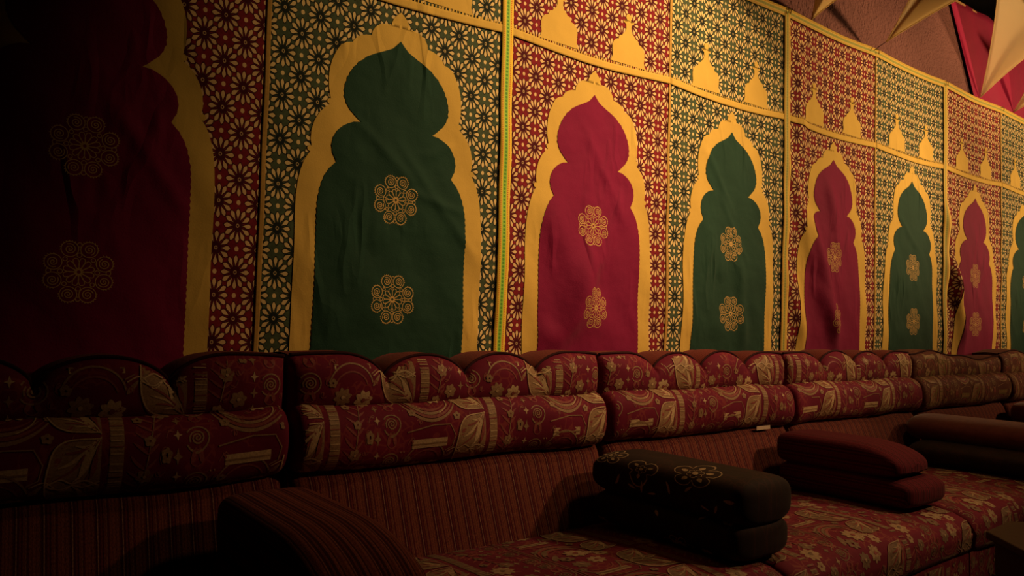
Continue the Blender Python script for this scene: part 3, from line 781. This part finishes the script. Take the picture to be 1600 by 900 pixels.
# ------------------------------------------------------------------ armrest cushions
def pad(name, x0, x1, y0, y1, z0, z1, mats, parent, p=4.0, endf=7, endb=14, drop=0.0, ink=None, flare=0.0, nose=.0):
    """soft block lying along y; stripes follow its length; nose = how far the front end rolls down"""
    cx, cz, rx, rz = (x0+x1)/2, (z0+z1)/2, (x1-x0)/2, (z1-z0)/2; L = y1-y0; per = 4*(rx+rz)*.93
    def s(u, v):                      # u: metres from the front, v: metres round
        u = np.asarray(u, float); v = np.asarray(v, float); t = np.clip(u/L, 0, 1)
        f = np.clip(1-2*t, 0, 1); b = np.clip(2*t-1, 0, 1)
        sc = np.power(np.maximum(1-f**endf, 0), 1/2.6)*np.power(np.maximum(1-b**endb, 0), 1/2.6)
        a = PI/2+2*PI*v/per; c = np.cos(a); d = np.sin(a)
        sx = np.power(np.maximum(1-f**26, 0), 1/2.2)*np.power(np.maximum(1-b**30, 0), 1/2.2)
        X = cx-rx*np.sign(c)*np.abs(c)**(2/p)*sx*(1+flare*(1-t))
        Z = cz+rz*np.sign(d)*np.abs(d)**(2/p)*sc
        Z = Z-drop*np.power(np.clip(1-u/(.45*L), 0, 1), 2)*smooth01((d+.7)/.9)
        return np.stack([X, y0+u, Z], 1)
    us = np.concatenate([L/2*(1-np.cos(np.linspace(0, PI, 70)))]); vs = np.linspace(0, per, 65)
    V, Fc, uv = grid(s, us, vs)
    Fc = [q[::-1] for q in Fc]
    # stripe coordinate: across the top, down the sides
    U = np.abs(V[:, 0]-cx) >= rx*.93
    uv2 = np.stack([np.where(U, V[:, 0]+V[:, 2]*1.0-(z1), V[:, 0]), uv[:, 0]], 1)
    parts = [(V, Fc, 0, uv2)]
    if ink is not None:
        def s2(u, v): return s(u, v)
        q = Ink(); q.q = [(tuple(p_*np.array((1, -1)) for p_ in k_), m_, l_) for k_, m_, l_ in ink.q]
        V3, F3, m3, u3 = relief(q, s2, -.0009, lambda u, v: (u > .004) & (u < L-.004)); parts.append((V3, F3, m3, u3))
    V, Fq, fm, u = join(*parts)
    return mesh_obj(name, V, Fq, mats, parent, fm=fm, uv=u)

g = 'armrest cushions standing on the sofa seats'
a1 = empty('armrest_cushion', (.6, 1.4, .392), 'nearest striped armrest cushion, broad flat top rolling down at the front', 'armrest cushion', g)
pad('upper_pad', .50, .705, 1.09, 1.685, .462, .602, [M['stripe_arm']], a1, 5, 5, 14, .060)
pad('lower_pad', .49, .715, 1.10, 1.665, .395, .485, [M['stripe_arm']], a1, 4, 8, 14)
a3 = empty('armrest_cushion', (2.62, 1.45, .392), 'dark red striped armrest of two stacked pads, right of the flowered bolster', 'armrest cushion', g)
pad('upper_pad', 2.50, 2.72, 1.21, 1.68, .485, .600, [M['stripe_red']], a3, 4.5, 5, 12, .030)
pad('lower_pad', 2.49, 2.76, 1.17, 1.665, .395, .500, [M['stripe_red']], a3, 4, 6, 12)
a4 = empty('armrest_cushion', (3.68, 1.4, .392), 'dark armrest cushion with a worn rosy top beside the brown floral sofa', 'armrest cushion', g)
pad('upper_pad', 3.55, 3.80, .98, 1.72, .480, .605, [M['rosy_pile']], a4, 2.2, 7, 12)
pad('lower_pad', 3.45, 3.82, 1.00, 1.665, .395, .500, [M['bolster']], a4, 3, 8, 12)
a5 = empty('armrest_cushion', (4.80, 1.4, .392), 'reddish armrest cushion at the right edge of the view, farthest of all', 'armrest cushion', g)
pad('upper_pad', 4.68, 4.93, 1.10, 1.70, .490, .612, [M['rosy_pile']], a5, 3, 7, 12)
pad('lower_pad', 4.66, 4.95, 1.10, 1.665, .395, .505, [M['bolster']], a5, 3, 8, 12)
# flowered bolster
def bolster_ink(L, per, low):
    k = Ink()
    def outl(c, r, n, w=.0024, ph=0.):
        pts = []
        for i in range(n*8):
            a = 2*PI*i/(n*8)+ph; f = abs(math.sin(n*(a-ph)/2)); pts.append((c[0]+r*(.55+.45*f**.5)*math.cos(a), c[1]+r*(.55+.45*f**.5)*math.sin(a)))
        k.strip(pts, w, 1, 0, clo=True)
    if not low:
        for (cu, cv, r, n) in ((.17, .075, .072, 5), (.34, .115, .056, 3), (.48, .070, .055, 5)):
            outl((cu, cv), r, n, .0034, .4); outl((cu, cv), r*.36, 6, .002)
            for i in range(n): k.petal((cu, cv), 2*PI*(i+.5)/n+.4, r*.3, r*.22, 1, 0, r*.42)
            k.disc((cu, cv), r*.13, 1, 1)
        for i in range(9): k.petal((.03+.05*i, .16+.01*(i % 3)), i*1.3, .03, .008, 1)
    else:
        k.flower((.19, .22), .032, 12, 1, 0); outl((.19, .22), .05, 8)
        k.flower((.47, .21), .022, 6, 1, 0); k.flower((.10, .21), .018, 6, 1, 0); k.petal((.12, .07), 1.2, .03, .012, 1); k.petal((.27, .11), 2., .03, .012, 1)
        k.flower((.05, .07), .018, 6, 1, 0)
    return k
a2 = empty('bolster', (1.68, 1.42, .392), 'dark olive bolster armrest embroidered with large outlined flowers', 'bolster')
pad('upper_pad', 1.57, 1.80, 1.13, 1.68, .480, .603, [M['bolster'], M['bolster_line']], a2, 3.0, 20, 9, .0, bolster_ink(.55, .6, False))
pad('lower_pad', 1.565, 1.80, 1.14, 1.665, .395, .500, [M['bolster'], M['bolster_line']], a2, 3.4, 16, 9, 0, bolster_ink(.55, .6, True))

# ------------------------------------------------------------------ low octagonal table at the lower right
tb = empty('octagonal_table', (2.36, .66, 0), 'low dark octagonal table standing in front of the seats at the lower right corner', 'table')
def prism(name, cx, cy, r0, r1, z0, z1, mat, parent, rot, n=8, bevel=.004):
    V = [(cx+r*math.cos(rot+2*PI*i/n), cy+r*math.sin(rot+2*PI*i/n), z) for r, z in ((r0, z0), (r1, z1)) for i in range(n)]
    Fc = [(i, (i+1) % n, n+(i+1) % n, n+i) for i in range(n)]+[tuple(range(n-1, -1, -1)), tuple(range(n, 2*n))]
    o = mesh_obj(name, V, Fc, [mat], parent, smooth=False); md = o.modifiers.new('bevel', 'BEVEL'); md.width = bevel; md.segments = 2
    return o
prism('table_top', 2.36, .66, .235, .235, .43, .45, M['wood'], tb, math.radians(115))
prism('apron', 2.36, .66, .215, .215, .34, .43, M['wood'], tb, math.radians(115))
for i in range(8):
    a = math.radians(115)+2*PI*i/8; px_, py_ = 2.36+.200*math.cos(a), .66+.200*math.sin(a)
    prism('leg', px_, py_, .016, .022, 0, .34, M['wood'], tb, a, 4, .002)
